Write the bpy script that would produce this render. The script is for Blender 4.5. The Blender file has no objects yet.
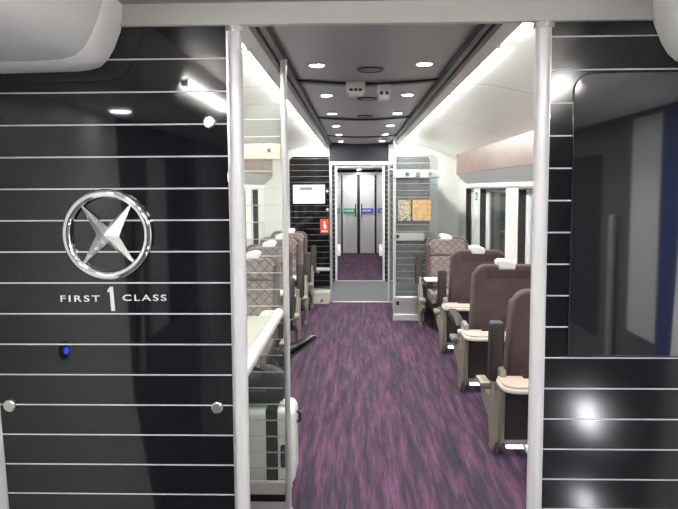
import bpy, bmesh, math, random
from mathutils import Vector, Matrix
random.seed(4)
S = bpy.context.scene
C = S.collection
PI = math.pi

# ------------------------------------------------------------------ materials
def mat(name, col, rough=.5, metal=0., spec=.5, emit=None, estr=0., coat=0.):
    m = bpy.data.materials.new(name); m.use_nodes = True
    b = m.node_tree.nodes['Principled BSDF']
    b.inputs['Base Color'].default_value = (*col, 1)
    b.inputs['Roughness'].default_value = rough
    b.inputs['Metallic'].default_value = metal
    b.inputs['Specular IOR Level'].default_value = spec
    b.inputs['Coat Weight'].default_value = coat
    if emit:
        b.inputs['Emission Color'].default_value = (*emit, 1)
        b.inputs['Emission Strength'].default_value = estr
    return m

class NT:
    """small helper for node graphs"""
    def __init__(s, m):
        s.t = m.node_tree; s.b = s.t.nodes['Principled BSDF']
    def new(s, ty, **kw):
        n = s.t.nodes.new(ty)
        for k, v in kw.items(): setattr(n, k, v)
        return n
    def link(s, a, b): s.t.links.new(a, b)
    def math(s, op, a, b=None, c=None):
        n = s.new('ShaderNodeMath', operation=op)
        for i, v in enumerate((a, b, c)):
            if v is None: continue
            if hasattr(v, 'is_linked'): s.link(v, n.inputs[i])
            else: n.inputs[i].default_value = v
        return n.outputs[0]
    def xyz(s):
        tc = s.new('ShaderNodeTexCoord'); sp = s.new('ShaderNodeSeparateXYZ')
        s.link(tc.outputs['Object'], sp.inputs[0]); return tc.outputs['Object'], sp.outputs
    def noise(s, vec, scale, detail=3, sc=(1, 1, 1), rough=.5):
        mp = s.new('ShaderNodeMapping'); mp.inputs['Scale'].default_value = sc
        s.link(vec, mp.inputs[0])
        n = s.new('ShaderNodeTexNoise'); n.inputs['Scale'].default_value = scale
        n.inputs['Detail'].default_value = detail; n.inputs['Roughness'].default_value = rough
        s.link(mp.outputs[0], n.inputs[0]); return n.outputs[0]
    def ramp(s, fac, stops):
        r = s.new('ShaderNodeValToRGB'); e = r.color_ramp.elements
        while len(e) < len(stops): e.new(.5)
        for el, (p, c) in zip(e, stops):
            el.position = p; el.color = (*c, 1)
        s.link(fac, r.inputs[0]); return r.outputs[0]
    def mix(s, fac, a, b):
        n = s.new('ShaderNodeMix', data_type='RGBA')
        for i, v in ((0, fac), (6, a), (7, b)):
            if hasattr(v, 'is_linked'): s.link(v, n.inputs[i])
            else: n.inputs[i].default_value = v if i == 0 else (*v, 1)
        return n.outputs[2]
    def bump(s, h, strength=.3, dist=.01):
        b = s.new('ShaderNodeBump'); b.inputs['Strength'].default_value = strength
        b.inputs['Distance'].default_value = dist
        s.link(h, b.inputs['Height']); s.link(b.outputs[0], s.b.inputs['Normal'])

def stripe_mask(n, z, z0, pitch, w):
    f = n.math('FRACT', n.math('DIVIDE', n.math('SUBTRACT', z, z0 - w / 2), pitch))
    return n.math('LESS_THAN', f, w / pitch)

def striped_black(name, z0, pitch=.0797, w=.0036, rough=.05, base=(.006, .006, .008), line=(.50, .50, .53)):
    m = mat(name, base, rough, spec=.55); n = NT(m)
    v, o = n.xyz()
    k = stripe_mask(n, o[2], z0, pitch, w)
    n.link(n.mix(k, base, line), n.b.inputs['Base Color'])
    n.link(n.math('ADD', n.math('MULTIPLY', k, .4), rough), n.b.inputs['Roughness'])
    return m

def glass_mat(name, tint=(.97, .98, .97), stripes=None, haze=0., refl=1.):
    m = bpy.data.materials.new(name); m.use_nodes = True
    t = m.node_tree; t.nodes.remove(t.nodes['Principled BSDF'])
    n = NT.__new__(NT); n.t = t
    out = t.nodes['Material Output']
    tr = n.new('ShaderNodeBsdfTransparent'); tr.inputs[0].default_value = (*tint, 1)
    gl = n.new('ShaderNodeBsdfGlossy'); gl.inputs['Roughness'].default_value = .02
    fr = n.new('ShaderNodeFresnel'); fr.inputs['IOR'].default_value = 1.45
    mx = n.new('ShaderNodeMixShader')
    n.link(n.math('MULTIPLY', fr.outputs[0], refl), mx.inputs[0])
    n.link(tr.outputs[0], mx.inputs[1]); n.link(gl.outputs[0], mx.inputs[2])
    last = mx.outputs[0]
    if haze:
        df = n.new('ShaderNodeBsdfDiffuse'); df.inputs[0].default_value = (.8, .82, .8, 1)
        m2 = n.new('ShaderNodeMixShader'); m2.inputs[0].default_value = haze
        n.link(last, m2.inputs[1]); n.link(df.outputs[0], m2.inputs[2]); last = m2.outputs[0]
    if stripes:
        v, o = n.xyz()
        k = stripe_mask(n, o[2], stripes[0], stripes[1], stripes[2])
        df = n.new('ShaderNodeBsdfDiffuse'); df.inputs[0].default_value = (.8, .8, .8, 1)
        m3 = n.new('ShaderNodeMixShader'); n.link(n.math('MULTIPLY', k, stripes[3]), m3.inputs[0])
        n.link(last, m3.inputs[1]); n.link(df.outputs[0], m3.inputs[2]); last = m3.outputs[0]
    n.link(last, out.inputs[0])
    return m

M = {}
M['white'] = mat('white_paint', (.80, .80, .77), .32)
M['cove'] = mat('cove_paint', (.82, .82, .79), .22)
n = NT(M['cove']); v, o = n.xyz()
n.link(n.mix(stripe_mask(n, o[1], 3.6, 1.84, .012), (.82, .82, .79), (.42, .42, .39)), n.b.inputs['Base Color'])
M['cream'] = mat('cream_plastic', (.72, .70, .60), .38)
M['header'] = mat('header_paint', (.45, .445, .43), .4)
M['bulge'] = mat('door_cover_paint', (.88, .88, .86), .35)
M['vest_ceiling'] = mat('brown_grey_paint', (.30, .27, .24), .5)
M['ceiling'] = mat('ceiling_metal', (.31, .30, .32), .34, .35)
M['dark_rail'] = mat('dark_grey_rail', (.035, .037, .042), .4)
M['rail_mid'] = mat('mid_grey_rail', (.12, .125, .14), .4)
M['steel'] = mat('satin_steel', (.72, .72, .71), .28, .75)
M['pole'] = mat('pale_satin_metal', (.66, .65, .66), .40, .25)
M['chrome'] = mat('chrome', (.86, .86, .85), .07, 1.)
M['shelf'] = mat('cream_shelf', (.44, .44, .37), .5)
M['star'] = mat('polished_silver', (.85, .85, .84), .22, .75)
M['black'] = mat('black_plastic', (.012, .012, .013), .4)
M['blackgloss'] = mat('black_gloss', (.010, .010, .012), .05, spec=1., coat=.5)
M['silver_print'] = mat('silver_print', (.66, .66, .66), .4)
M['stud'] = mat('stud_metal', (.62, .62, .60), .25, .9)
M['panelL'] = striped_black('black_gloss_left', 1.332, .0797)
M['panelR'] = striped_black('black_gloss_right', 1.140, .0793, rough=.15)
M['panelF'] = striped_black('black_gloss_far', 1.332, .0797, w=.0036, line=(.30, .30, .31))
M['panelC'] = striped_black('black_gloss_corridor', 1.30, .0797, w=.005, line=(.42, .42, .43))
M['screenglass'] = glass_mat('screen_glass', (.95, .97, .95), (1.332, .0797, .0036, .65), haze=.04)
M['rackglass'] = glass_mat('rack_glass', (.78, .83, .86), (1.30, .0797, .005, .40), haze=.13)
M['window'] = glass_mat('window_glass', (.88, .92, .92), refl=.4)
M['khaki'] = mat('khaki_shell', (.25, .23, .18), .45)
M['tray'] = mat('tray_top', (.62, .47, .41), .35)
M['trayedge'] = mat('tray_edge', (.74, .70, .62), .4)
M['arm'] = mat('armrest_leather', (.030, .020, .020), .55)
M['cover'] = mat('white_cloth', (.82, .82, .78), .8)
M['ledw'] = mat('floor_led', (1, 1, 1), .4, emit=(.82, .80, 1.), estr=9)
M['strip'] = mat('strip_light', (1, 1, 1), .4, emit=(.98, 1, .93), estr=62)
M['strip_v'] = mat('added_cover_strip', (1, 1, 1), .4, emit=(1, .98, .95), estr=60)
M['down'] = mat('downlight_lens', (1, 1, 1), .4, emit=(.92, .91, 1.), estr=190)
M['down_v'] = mat('vestibule_lens', (1, 1, 1), .4, emit=(.93, .92, 1.), estr=40)
M['down_far'] = mat('corridor_lens', (1, 1, 1), .4, emit=(1, .98, .97), estr=340)
M['blue_led'] = mat('blue_led', (.02, .05, .6), .4, emit=(.03, .10, 1.), estr=14)
M['display'] = mat('display_white', (.1, .1, .1), .3, emit=(.90, .94, 1.), estr=1.15)
M['display_dark'] = mat('display_grey', (.1, .1, .1), .3, emit=(.12, .12, .13), estr=1.)
M['red'] = mat('red_notice', (.62, .07, .03), .4)
M['signwhite'] = mat('sign_white', (.85, .85, .85), .4)
M['green'] = mat('green_sign', (.03, .36, .17), .4)
M['blue'] = mat('blue_sign', (.04, .10, .62), .4)
M['mapground'] = mat('map_paper', (.72, .50, .24), .6)
M['paper'] = mat('poster_paper', (.78, .76, .66), .6)
M['doorgrey'] = mat('door_grey', (.60, .60, .63), .35)
M['doorglass'] = mat('frosted_door_glass', (.58, .60, .58), .2)
M['navy'] = mat('navy_panel', (.025, .045, .16), .35)
M['midgrey'] = mat('mid_grey_panel', (.50, .50, .51), .45)
M['leafgrey'] = mat('door_leaf_grey', (.085, .085, .09), .4)
M['seal'] = mat('black_seal', (.015, .013, .013), .6)
M['winwhite'] = mat('window_white', (.78, .79, .80), .4)
M['suitcase'] = mat('suitcase_shell', (.90, .92, .88), .3)
M['cloth'] = mat('black_cloth', (.012, .012, .014), .75)
M['shoe'] = mat('black_leather', (.012, .012, .014), .22)
M['skin'] = mat('skin', (.55, .33, .24), .5)
M['hair'] = mat('dark_hair', (.02, .014, .01), .6)
M['concrete'] = mat('platform_grey', (.16, .15, .14), .8)

M['blackgloss'].node_tree.nodes['Principled BSDF'].inputs['IOR'].default_value = 1.9
# fascia: dusty rose brown lacquer
M['fascia'] = mat('rose_brown_lacquer', (.36, .20, .17), .38)
n = NT(M['fascia']); v, o = n.xyz()
n.link(n.ramp(n.noise(v, 2.2, 2, (1, 1, 3)), [(.3, (.13, .075, .066)), (.7, (.20, .125, .108))]), n.b.inputs['Base Color'])
# fabrics
def fabric(name, col, quilt=False):
    m = mat(name, col, .85, spec=.25); n = NT(m); v, o = n.xyz()
    fine = n.noise(v, 320, 2)
    big = n.noise(v, 9, 3)
    c2 = tuple(c * .72 for c in col)
    c = n.ramp(big, [(.3, c2), (.7, col)])
    if quilt:
        def line(s):
            u = n.math('ADD', o[0], n.math('MULTIPLY', o[2], s))
            f = n.math('FRACT', n.math('DIVIDE', u, .085))
            return n.math('ABSOLUTE', n.math('SUBTRACT', f, .5))
        d = n.math('MINIMUM', n.math('SUBTRACT', .5, line(1)), n.math('SUBTRACT', .5, line(-1)))
        h = n.math('MINIMUM', n.math('MULTIPLY', d, 6), 1.)
        c = n.mix(n.math('GREATER_THAN', d, .05), tuple(x * .42 for x in col), c)
        n.link(c, n.b.inputs['Base Color']); n.bump(h, .8, .012)
    else:
        n.link(c, n.b.inputs['Base Color']); n.bump(fine, .15, .002)
    return m
M['back'] = fabric('mauve_brown_fabric', (.120, .083, .086))
M['backdark'] = fabric('mauve_brown_flap', (.085, .058, .061))
M['quilt'] = fabric('quilted_mauve_fabric', (.31, .25, .25), True)
M['lower'] = mat('dark_brown_shell', (.045, .033, .032), .6)
# carpet
M['carpet'] = mat('purple_carpet', (.1, .05, .1), .95, spec=.1)
n = NT(M['carpet']); v, o = n.xyz()
st = n.noise(v, 1, 4, (26, 1.8, 1), .62)
st2 = n.noise(v, 1, 2, (95, 6, 1), .6)
bg = n.noise(v, 1, 2, (7, .7, 1))
sp = n.noise(v, 160, 2)
a = n.math('ADD', n.math('MULTIPLY', st, .72), n.math('MULTIPLY', st2, .28))
a = n.math('ADD', a, n.math('MULTIPLY', n.math('SUBTRACT', bg, .5), .22))
a = n.math('ADD', a, n.math('MULTIPLY', n.math('SUBTRACT', sp, .5), .12))
n.link(n.ramp(a, [(.34, (.034, .029, .039)), (.46, (.052, .038, .054)), (.55, (.094, .047, .082)), (.68, (.145, .066, .120))]), n.b.inputs['Base Color'])
n.bump(sp, .4, .004)
M['vinyl'] = mat('grey_vinyl', (.34, .34, .35), .9, spec=.15)
n = NT(M['vinyl']); v, o = n.xyz()
n.link(n.ramp(n.noise(v, 70, 4), [(.38, (.055, .055, .058)), (.62, (.15, .15, .153))]), n.b.inputs['Base Color'])
M['vinyl_dark'] = mat('dark_vinyl', (.07, .065, .07), .5)

# ------------------------------------------------------------------ mesh building
class MB:
    def __init__(s): s.bm = bmesh.new()
    def _add(s, sub):
        me = bpy.data.meshes.new('tmp'); sub.to_mesh(me); sub.free()
        s.bm.from_mesh(me); bpy.data.meshes.remove(me); return s
    def box(s, x0, x1, y0, y1, z0, z1, bev=0., seg=2, mtx=None):
        b = bmesh.new(); bmesh.ops.create_cube(b, size=1)
        for q in b.verts:
            q.co = Vector(((x0 + x1) / 2 + q.co.x * (x1 - x0), (y0 + y1) / 2 + q.co.y * (y1 - y0), (z0 + z1) / 2 + q.co.z * (z1 - z0)))
        if bev: bmesh.ops.bevel(b, geom=list(b.edges), offset=bev, segments=seg, profile=.5, affect='EDGES')
        b.normal_update()
        for f in b.faces: f.smooth = max(abs(k) for k in f.normal) < .999
        if mtx: bmesh.ops.transform(b, matrix=mtx, verts=b.verts)
        return s._add(b)
    def tube(s, pts, r, seg=16, caps=True):
        pts = [Vector(p) for p in pts]; b = bmesh.new(); rings = []
        rr = r if isinstance(r, (list, tuple)) else [r] * len(pts)
        up = None
        for i, p in enumerate(pts):
            d = (pts[min(i + 1, len(pts) - 1)] - pts[max(i - 1, 0)]).normalized()
            if up is None: up = Vector((0, 0, 1)) if abs(d.z) < .9 else Vector((0, 1, 0))
            u = d.cross(up).normalized(); w = u.cross(d).normalized(); up = w
            rings.append([b.verts.new(p + (u * math.cos(2 * PI * k / seg) + w * math.sin(2 * PI * k / seg)) * rr[i]) for k in range(seg)])
        for a, c in zip(rings, rings[1:]):
            for k in range(seg): b.faces.new((a[k], a[(k + 1) % seg], c[(k + 1) % seg], c[k]))
        if caps:
            b.faces.new(rings[0][::-1]); b.faces.new(rings[-1])
        bmesh.ops.recalc_face_normals(b, faces=b.faces)
        for f in b.faces: f.smooth = len(f.verts) == 4
        return s._add(b)
    def prism(s, poly, axis, lo, hi, bev=0., seg=2, fn=None):
        """poly in the two other axes (in xyz order), extruded along axis"""
        b = bmesh.new()
        def P(a, c, h): return Vector((h, a, c)) if axis == 'x' else Vector((a, h, c)) if axis == 'y' else Vector((a, c, h))
        va = [b.verts.new(P(p[0], p[1], lo)) for p in poly]; vb = [b.verts.new(P(p[0], p[1], hi)) for p in poly]
        k = len(poly)
        fs = [b.faces.new(va), b.faces.new(vb[::-1])]
        for i in range(k): b.faces.new((va[i], vb[i], vb[(i + 1) % k], va[(i + 1) % k]))
        bmesh.ops.recalc_face_normals(b, faces=b.faces)
        if bev:
            ed = {e for f in fs for e in f.edges}
            bmesh.ops.bevel(b, geom=list(ed), offset=bev, segments=seg, profile=.5, affect='EDGES')
        b.normal_update(); ai = 'xyz'.index(axis)
        for f in b.faces: f.smooth = abs(f.normal[ai]) < .999
        if fn:
            for q in b.verts: q.co = fn(q.co)
        return s._add(b)
    def sphere(s, c, r, seg=20, rings=12):
        b = bmesh.new(); bmesh.ops.create_uvsphere(b, u_segments=seg, v_segments=rings, radius=1)
        for f in b.faces: f.smooth = True
        rx = r if isinstance(r, (tuple, list)) else (r, r, r)
        for q in b.verts: q.co = Vector((c[0] + q.co.x * rx[0], c[1] + q.co.y * rx[1], c[2] + q.co.z * rx[2]))
        return s._add(b)
    def torus(s, c, R, r, axis='y', seg=64, sub=14):
        b = bmesh.new(); rings = []
        for i in range(seg):
            t = 2 * PI * i / seg; ring = []
            for j in range(sub):
                p = 2 * PI * j / sub; rad = R + r * math.cos(p); h = r * math.sin(p)
                a, d = rad * math.cos(t), rad * math.sin(t)
                ring.append(b.verts.new(Vector(c) + (Vector((a, h, d)) if axis == 'y' else Vector((a, d, h)))))
            rings.append(ring)
        for i in range(seg):
            for j in range(sub):
                b.faces.new((rings[i][j], rings[(i + 1) % seg][j], rings[(i + 1) % seg][(j + 1) % sub], rings[i][(j + 1) % sub]))
        bmesh.ops.recalc_face_normals(b, faces=b.faces)
        for f in b.faces: f.smooth = True
        return s._add(b)
    def faces(s, verts, faces):
        b = bmesh.new(); vs = [b.verts.new(p) for p in verts]
        for f in faces: b.faces.new([vs[i] for i in f])
        bmesh.ops.recalc_face_normals(b, faces=b.faces)
        return s._add(b)
    def flipx(s):
        for q in s.bm.verts: q.co.x = -q.co.x
        bmesh.ops.reverse_faces(s.bm, faces=s.bm.faces); return s
    def shift(s, dx, dy, dz):
        for q in s.bm.verts: q.co += Vector((dx, dy, dz))
        return s
    def build(s, name, m, parent=None, smooth=35, off=None):
        if off: s.shift(-off[0], -off[1], -off[2])
        me = bpy.data.meshes.new(name); s.bm.normal_update()
        s.bm.to_mesh(me); s.bm.free()
        ms = m if isinstance(m, (list, tuple)) else [m]
        for q in ms: me.materials.append(q)
        sm = [p.use_smooth for p in me.polygons]
        me.set_sharp_from_angle(angle=math.radians(smooth))
        me.polygons.foreach_set('use_smooth', sm); me.update()
        o = bpy.data.objects.new(name, me); C.objects.link(o)
        if parent: o.parent = parent
        if off and not parent: o.location = off
        return o

def rrect(w0, w1, h0, h1, rt, rb=None, seg=6):
    """rounded rectangle outline; rt = top radius (tl, tr), rb = bottom radius"""
    rb = rt if rb is None else rb
    tl, tr = rt if isinstance(rt, tuple) else (rt, rt); bl, br = rb if isinstance(rb, tuple) else (rb, rb)
    pts = []
    for cx, cz, r, a0 in ((w1 - tr, h1 - tr, tr, 0), (w0 + tl, h1 - tl, tl, 90), (w0 + bl, h0 + bl, bl, 180), (w1 - br, h0 + br, br, 270)):
        if r < 1e-5: pts.append((cx, cz)); continue
        for i in range(seg + 1):
            a = math.radians(a0 + 90 * i / seg); pts.append((cx + r * math.cos(a), cz + r * math.sin(a)))
    return pts

def tag(o, label=None, cat=None, group=None, kind=None):
    if label: o['label'] = label
    if cat: o['category'] = cat
    if group: o['group'] = group
    if kind: o['kind'] = kind
    return o
def thing(name, label, cat, loc=(0, 0, 0), rz=0., group=None):
    o = bpy.data.objects.new(name, None); C.objects.link(o)
    o.location = loc; o.rotation_euler = (0, 0, rz); o.empty_display_size = .1
    return tag(o, label, cat, group)
def struct(o, label, cat): return tag(o, label, cat, kind='structure')
def dup(root, loc, rz, label, group=None):
    r = root.copy(); C.objects.link(r); r.location = loc; r.rotation_euler = (0, 0, rz); r['label'] = label
    if group: r['group'] = group
    for ch in list(root.children):
        c = ch.copy(); C.objects.link(c); c.parent = r
        for g in list(ch.children):
            d = g.copy(); C.objects.link(d); d.parent = c
    return r
ORD = ['nearest', 'second', 'third', 'fourth', 'fifth', 'sixth', 'seventh']

# ------------------------------------------------------------------ key dimensions (metres)
XC = .07                       # centre line of the carriage
NP = 1.55                      # near partition
FP = 8.47                      # far partition
WL, WR = XC - 1.33, XC + 1.33  # saloon walls

# ------------------------------------------------------------------ setting
struct(MB().box(WL - .1, WR + .1, NP - .02, FP, -.08, 0).build('floor', M['carpet']), 'purple streaked carpet floor of the seating saloon', 'floor')
struct(MB().box(-1.3, 1.45, -1.6, NP - .02, -.08, 0).build('floor_vestibule', M['vinyl_dark']), 'dark vinyl floor of the entrance vestibule', 'floor')
struct(MB().box(WL - .1, WR + .1, FP, 10.41, -.08, 0).build('floor_threshold', M['vinyl']), 'grey speckled vinyl floor beyond the far doorway', 'floor')
struct(MB().box(-.6, .7, 10.41, 14.8, -.08, 0).build('floor_corridor', M['carpet']), 'purple carpet of the far corridor', 'floor')
struct(MB().box(-.33, .46, FP - .02, FP + .03, 0, .006).build('trim_1', M['steel']), 'metal strip across the floor under the far doorway', 'trim')
struct(MB().box(-.33, .46, 10.39, 10.43, 0, .006).build('trim_2', M['steel']), 'metal strip between grey vinyl and far purple carpet', 'trim')

# ceiling: gently bowed grey panel with dark ribs
def bowed(x): return 2.185 - .022 * math.cos((x - XC) / .40 * PI / 2)
b = MB(); N = 12
xs = [XC - .40 + .8 * i / N for i in range(N + 1)]
poly = [(x, bowed(x)) for x in xs] + [(XC + .40, 2.26), (XC - .40, 2.26)]
b.prism(poly, 'y', NP + .02, FP)
struct(b.build('ceiling', M['ceiling']), 'grey satin metal ceiling panel over the saloon aisle', 'ceiling')
for i, y in enumerate((3.60, 5.44, 7.28)):
    poly = [(x, bowed(x) - .012) for x in xs] + [(x, bowed(x) + .01) for x in reversed(xs)]
    struct(MB().prism(poly, 'y', y - .035, y + .035).build('trim_%d' % (3 + i), M['dark_rail']), '%s dark rib across the grey ceiling' % ORD[i], 'ceiling rib')
# dark double rails along the ceiling edges, coves, walls
for side, sg in (('left', -1), ('right', 1)):
    X = lambda d: XC + sg * d
    b = MB()
    for d0, d1, z0, z1 in ((.395, .425, 2.155, 2.26), (.430, .458, 2.150, 2.26)):
        x0, x1 = sorted((X(d0), X(d1))); b.box(x0, x1, NP + .02, FP, z0, z1, .004)
    x0, x1 = sorted((X(.42), X(.436))); b.box(x0, x1, NP + .02, FP, 2.175, 2.26)
    struct(b.build('trim_rail_' + side, M['dark_rail']), 'dark double rail along the %s edge of the grey ceiling' % side, 'ceiling rail')
    prof = [(.458, 2.164), (.518, 2.143), (.520, 2.19), (.562, 2.19), (.564, 2.160), (.70, 2.148), (.84, 2.120), (1.0, 2.080), (1.14, 2.03), (1.24, 1.98), (1.33, 1.90)]
    outer = [(1.34, 2.05), (1.2, 2.16), (.9, 2.24), (.458, 2.26)]
    poly = [(X(d), z) for d, z in prof + outer]
    struct(MB().prism(poly, 'y', NP + .02, FP).build('ceiling_cove_' + side, M['cove'], smooth=50), 'white curved cove between ceiling and %s wall' % side, 'ceiling')

WINS = [(7.42, 7.96), (5.85, 7.06), (4.20, 5.41), (2.55, 3.77)]
Z0, Z1 = .80, 1.56
wn = 1
for side, sg in (('left', -1), ('right', 1)):
    xa, xb = XC + sg * 1.33, XC + sg * 1.43
    x0, x1 = min(xa, xb), max(xa, xb)
    b = MB()
    b.box(x0, x1, NP + .02, FP, 0, Z0); b.box(x0, x1, NP + .02, FP, Z1, 2.0)
    edges = [NP + .02] + [e for w in reversed(WINS) for e in w] + [FP]
    for i in range(0, len(edges), 2): b.box(x0, x1, edges[i], edges[i + 1], Z0, Z1)
    # shallow head rail above the windows
    h0, h1 = sorted((xa, xa - sg * .02)); b.box(h0, h1, NP + .02, 8.0, Z1 + .015, Z1 + .05, .004)
    struct(b.build('wall_' + side, M['white']), 'white %s wall of the saloon with window openings' % side, 'wall')
    for k, (y0, y1) in enumerate(WINS):
        r = thing('window_%d' % wn, '%s window in the %s wall counted from the far end' % (['first', 'second', 'third', 'fourth'][k], side), 'window', (xa, (y0 + y1) / 2, Z0)); r['kind'] = 'structure'; wn += 1
        off = r.location
        q = MB()
        for yy0, yy1 in ((y0, y0 + .012), (y1 - .012, y1)): q.box(x0 + .002, x1, yy0, yy1, Z0, Z1)
        q.box(x0 + .002, x1, y0, y1, Z0, Z0 + .012); q.box(x0 + .002, x1, y0, y1, Z1 - .012, Z1)
        q.build('seal', M['seal'], r, off=off)
        g0, g1 = sorted((xb - sg * .035, xb - sg * .005)); q = MB()
        q.box(g0, g1, y1 - .10, y1 - .012, Z0 + .012, Z1 - .012, .004); q.box(g0, g1, y0 + .012, y0 + .04, Z0 + .012, Z1 - .012, .004)
        q.box(g0, g1, y0 + .04, y1 - .10, Z0 + .012, Z0 + .04, .004); q.box(g0, g1, y0 + .04, y1 - .10, Z1 - .04, Z1 - .012, .004)
        q.build('frame', M['winwhite'], r, off=off)
        MB().box(min(xb - sg * .022, xb - sg * .016), max(xb - sg * .022, xb - sg * .016), y0 + .035, y1 - .095, Z0 + .035, Z1 - .035).build('pane', M['window'], r, off=off)

# overhead luggage shelves with rose brown fascia
for side, sg in (('left', -1), ('right', 1)):
    r = thing('overhead_shelf', 'rose brown fronted overhead luggage shelf along the %s wall above the windows' % side, 'luggage shelf', (XC + sg * 1.27, 5, 1.7))
    off = r.location; X = lambda d: XC + sg * d
    ya, yb = NP + .06, 7.93 if sg > 0 else 8.44
    MB().prism([(X(1.205), 1.975), (X(1.225), 1.985), (X(1.235), 1.975), (X(1.235), 1.735), (X(1.205), 1.735)], 'y', ya, yb, .004).build('fascia', M['fascia'], r, off=off)
    MB().prism([(X(1.205), 1.733), (X(1.215), 1.722), (X(1.328), 1.615), (X(1.328), 1.70), (X(1.235), 1.733)], 'y', ya, yb, .003).build('underside', M['rail_mid'] if 0 else M['midgrey'], r, off=off)
    q = MB().prism([(X(1.200), 1.98), (X(1.238), 1.99), (X(1.238), 1.73), (X(1.200), 1.73)], 'y', yb, yb + .02, .004); q.build('end_cap', M['tray'], r, off=off)
    q = MB().tube([(X(1.198), yb - .03, 1.965), (X(1.206), yb - .03, 1.965)], .014); q.build('screw', M['dark_rail'], r, off=off)

# strip lights (single lamps with small gaps)
segs = [(1.70, 2.59), (2.66, 3.90), (3.97, 5.20), (5.27, 6.50), (6.57, 7.80), (7.85, 8.44)]
for side, sg in (('left', -1), ('right', 1)):
    for i, (y0, y1) in enumerate(segs):
        x = XC + sg * .54
        r = thing('strip_light', '%s glowing tube in the line of cove lights on the %s side' % (ORD[i], side), 'strip light', (x, (y0 + y1) / 2, 2.16), group='cove lights on the ' + side)
        MB().prism([(XC + sg * a, c) for a, c in ((.524, 2.145), (.558, 2.158), (.556, 2.172), (.522, 2.172))], 'y', y0, y1).build('tube', M['strip'], r, off=r.location)
        for y in (y0 - .016, y1): MB().prism([(XC + sg * a, c) for a, c in ((.521, 2.141), (.562, 2.156), (.562, 2.174), (.521, 2.174))], 'y', y, y + .016).build('end_cap', M['white'], r, off=r.location)

# downlights, speakers
proto = None
for side, x in (('left', -.19), ('right', .335)):
    for i in range(6):
        y = 3.09 + i * .995
        lab = '%s round downlight in the %s row of the grey ceiling' % (ORD[i], side)
        z = bowed(x)
        if proto is None:
            proto = thing('downlight', lab, 'downlight', (x, y, z), group='ceiling downlights')
            q = MB(); q.torus((0, 0, -.001), .039, .007, 'z', 28, 8); q.build('rim', M['steel'], proto)
            MB().tube([(0, 0, -.005), (0, 0, .004)], .034, 24).build('lens', M['down'], proto)
        else: dup(proto, (x, y, z), 0, lab)
proto = None
for i, y in enumerate((3.17, 4.19, 5.2)):
    lab = '%s flat dark speaker grille along the ceiling centre' % ORD[i]
    if proto is None:
        proto = thing('ceiling_speaker', lab, 'speaker', (.075, y, bowed(.075)), group='ceiling speakers')
        MB().tube([(0, 0, -.004), (0, 0, .004)], .062, 28).build('grille', M['rail_mid'], proto)
        MB().torus((0, 0, -.002), .062, .005, 'z', 32, 8).build('rim', M['dark_rail'], proto)
    else: dup(proto, (.075, y, bowed(.075)), 0, lab)
r = thing('ceiling_sensor', 'wide cream sensor box on the dark ceiling rib, left of the two', 'sensor', (-.0, 3.58, 2.16))
MB().box(-.055, .055, -.05, .05, -.045, .012, .006).build('housing', M['white'], r)
MB().box(-.042, .042, -.042, .042, -.066, -.043, .006).build('lower_housing', M['white'], r)
for dx in (-.026, 0, .026): MB().box(dx - .009, dx + .009, -.053, -.04, -.046, -.034, .001).build('slot', M['black'], r)
r = thing('ceiling_sensor', 'narrow cream sensor box on the dark ceiling rib, right of the two', 'sensor', (.163, 3.62, 2.16))
MB().box(-.040, .040, -.05, .05, -.04, .012, .006).build('housing', M['white'], r)
MB().box(-.030, .030, -.045, .045, -.088, -.038, .008).build('lower_housing', M['white'], r)
for dx in (-.017, .015): MB().box(dx - .008, dx + .008, -.048, -.04, -.062, -.045, .001).build('slot', M['black'], r)

# ------------------------------------------------------------------ near partition (entrance)
def text_mesh(txt, size, m, parent, name, x, y, z, sx=1.25, ext=.0008, space=1.15):
    cu = bpy.data.curves.new('t', 'FONT'); cu.body = txt; cu.size = size; cu.extrude = ext; cu.space_character = space
    cu.align_x = 'CENTER'; cu.align_y = 'CENTER'; cu.offset = size * .008
    t = bpy.data.objects.new('t', cu); C.objects.link(t)
    dg = bpy.context.evaluated_depsgraph_get(); dg.update()
    me = bpy.data.meshes.new_from_object(t.evaluated_get(dg))
    bpy.data.objects.remove(t); bpy.data.curves.remove(cu)
    me.transform(Matrix.Translation((x, y, z)) @ Matrix.Rotation(PI / 2, 4, 'X') @ Matrix.Diagonal((sx, 1, 1, 1)))
    me.materials.clear(); me.materials.append(m); me.name = name
    o = bpy.data.objects.new(name, me); C.objects.link(o); o.parent = parent
    return o
T = .035
r = thing('partition_panel', 'glossy black white-striped panel bearing the chrome emblem and FIRST 1 CLASS lettering', 'partition', (0, 0, 0))
MB().prism([(-.80, 0), (-.318, 0), (-.318, 1.97), (-.96, 1.97), (-.945, 1.4), (-.918, .73)], 'y', NP, NP + T, .002).build('panel', M['panelL'], r)
MB().box(-.3185, -.3135, NP - .002, NP + T, 0, 1.968).build('edging', M['steel'], r)
for x, z in ((-.362, 1.735), (-.899, 1.012), (-.358, 1.009), (-.905, 1.74)):
    q = MB().tube([(x, NP - .012, z), (x, NP - .009, z), (x, NP + .002, z)], [.012, .0155, .0155], 24); q.build('stud', M['stud'], r)
# emblem: chrome ring and four pointed star
ex, ez = -.627, 1.456
em = MB().torus((ex, NP - .006, ez), .1040, .0112, 'y', 72, 14).build('emblem_ring', M['chrome'], r)
b = MB()
tips = [(-.071, .081), (.066, .083), (.073, -.082), (-.072, -.083)]
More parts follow.
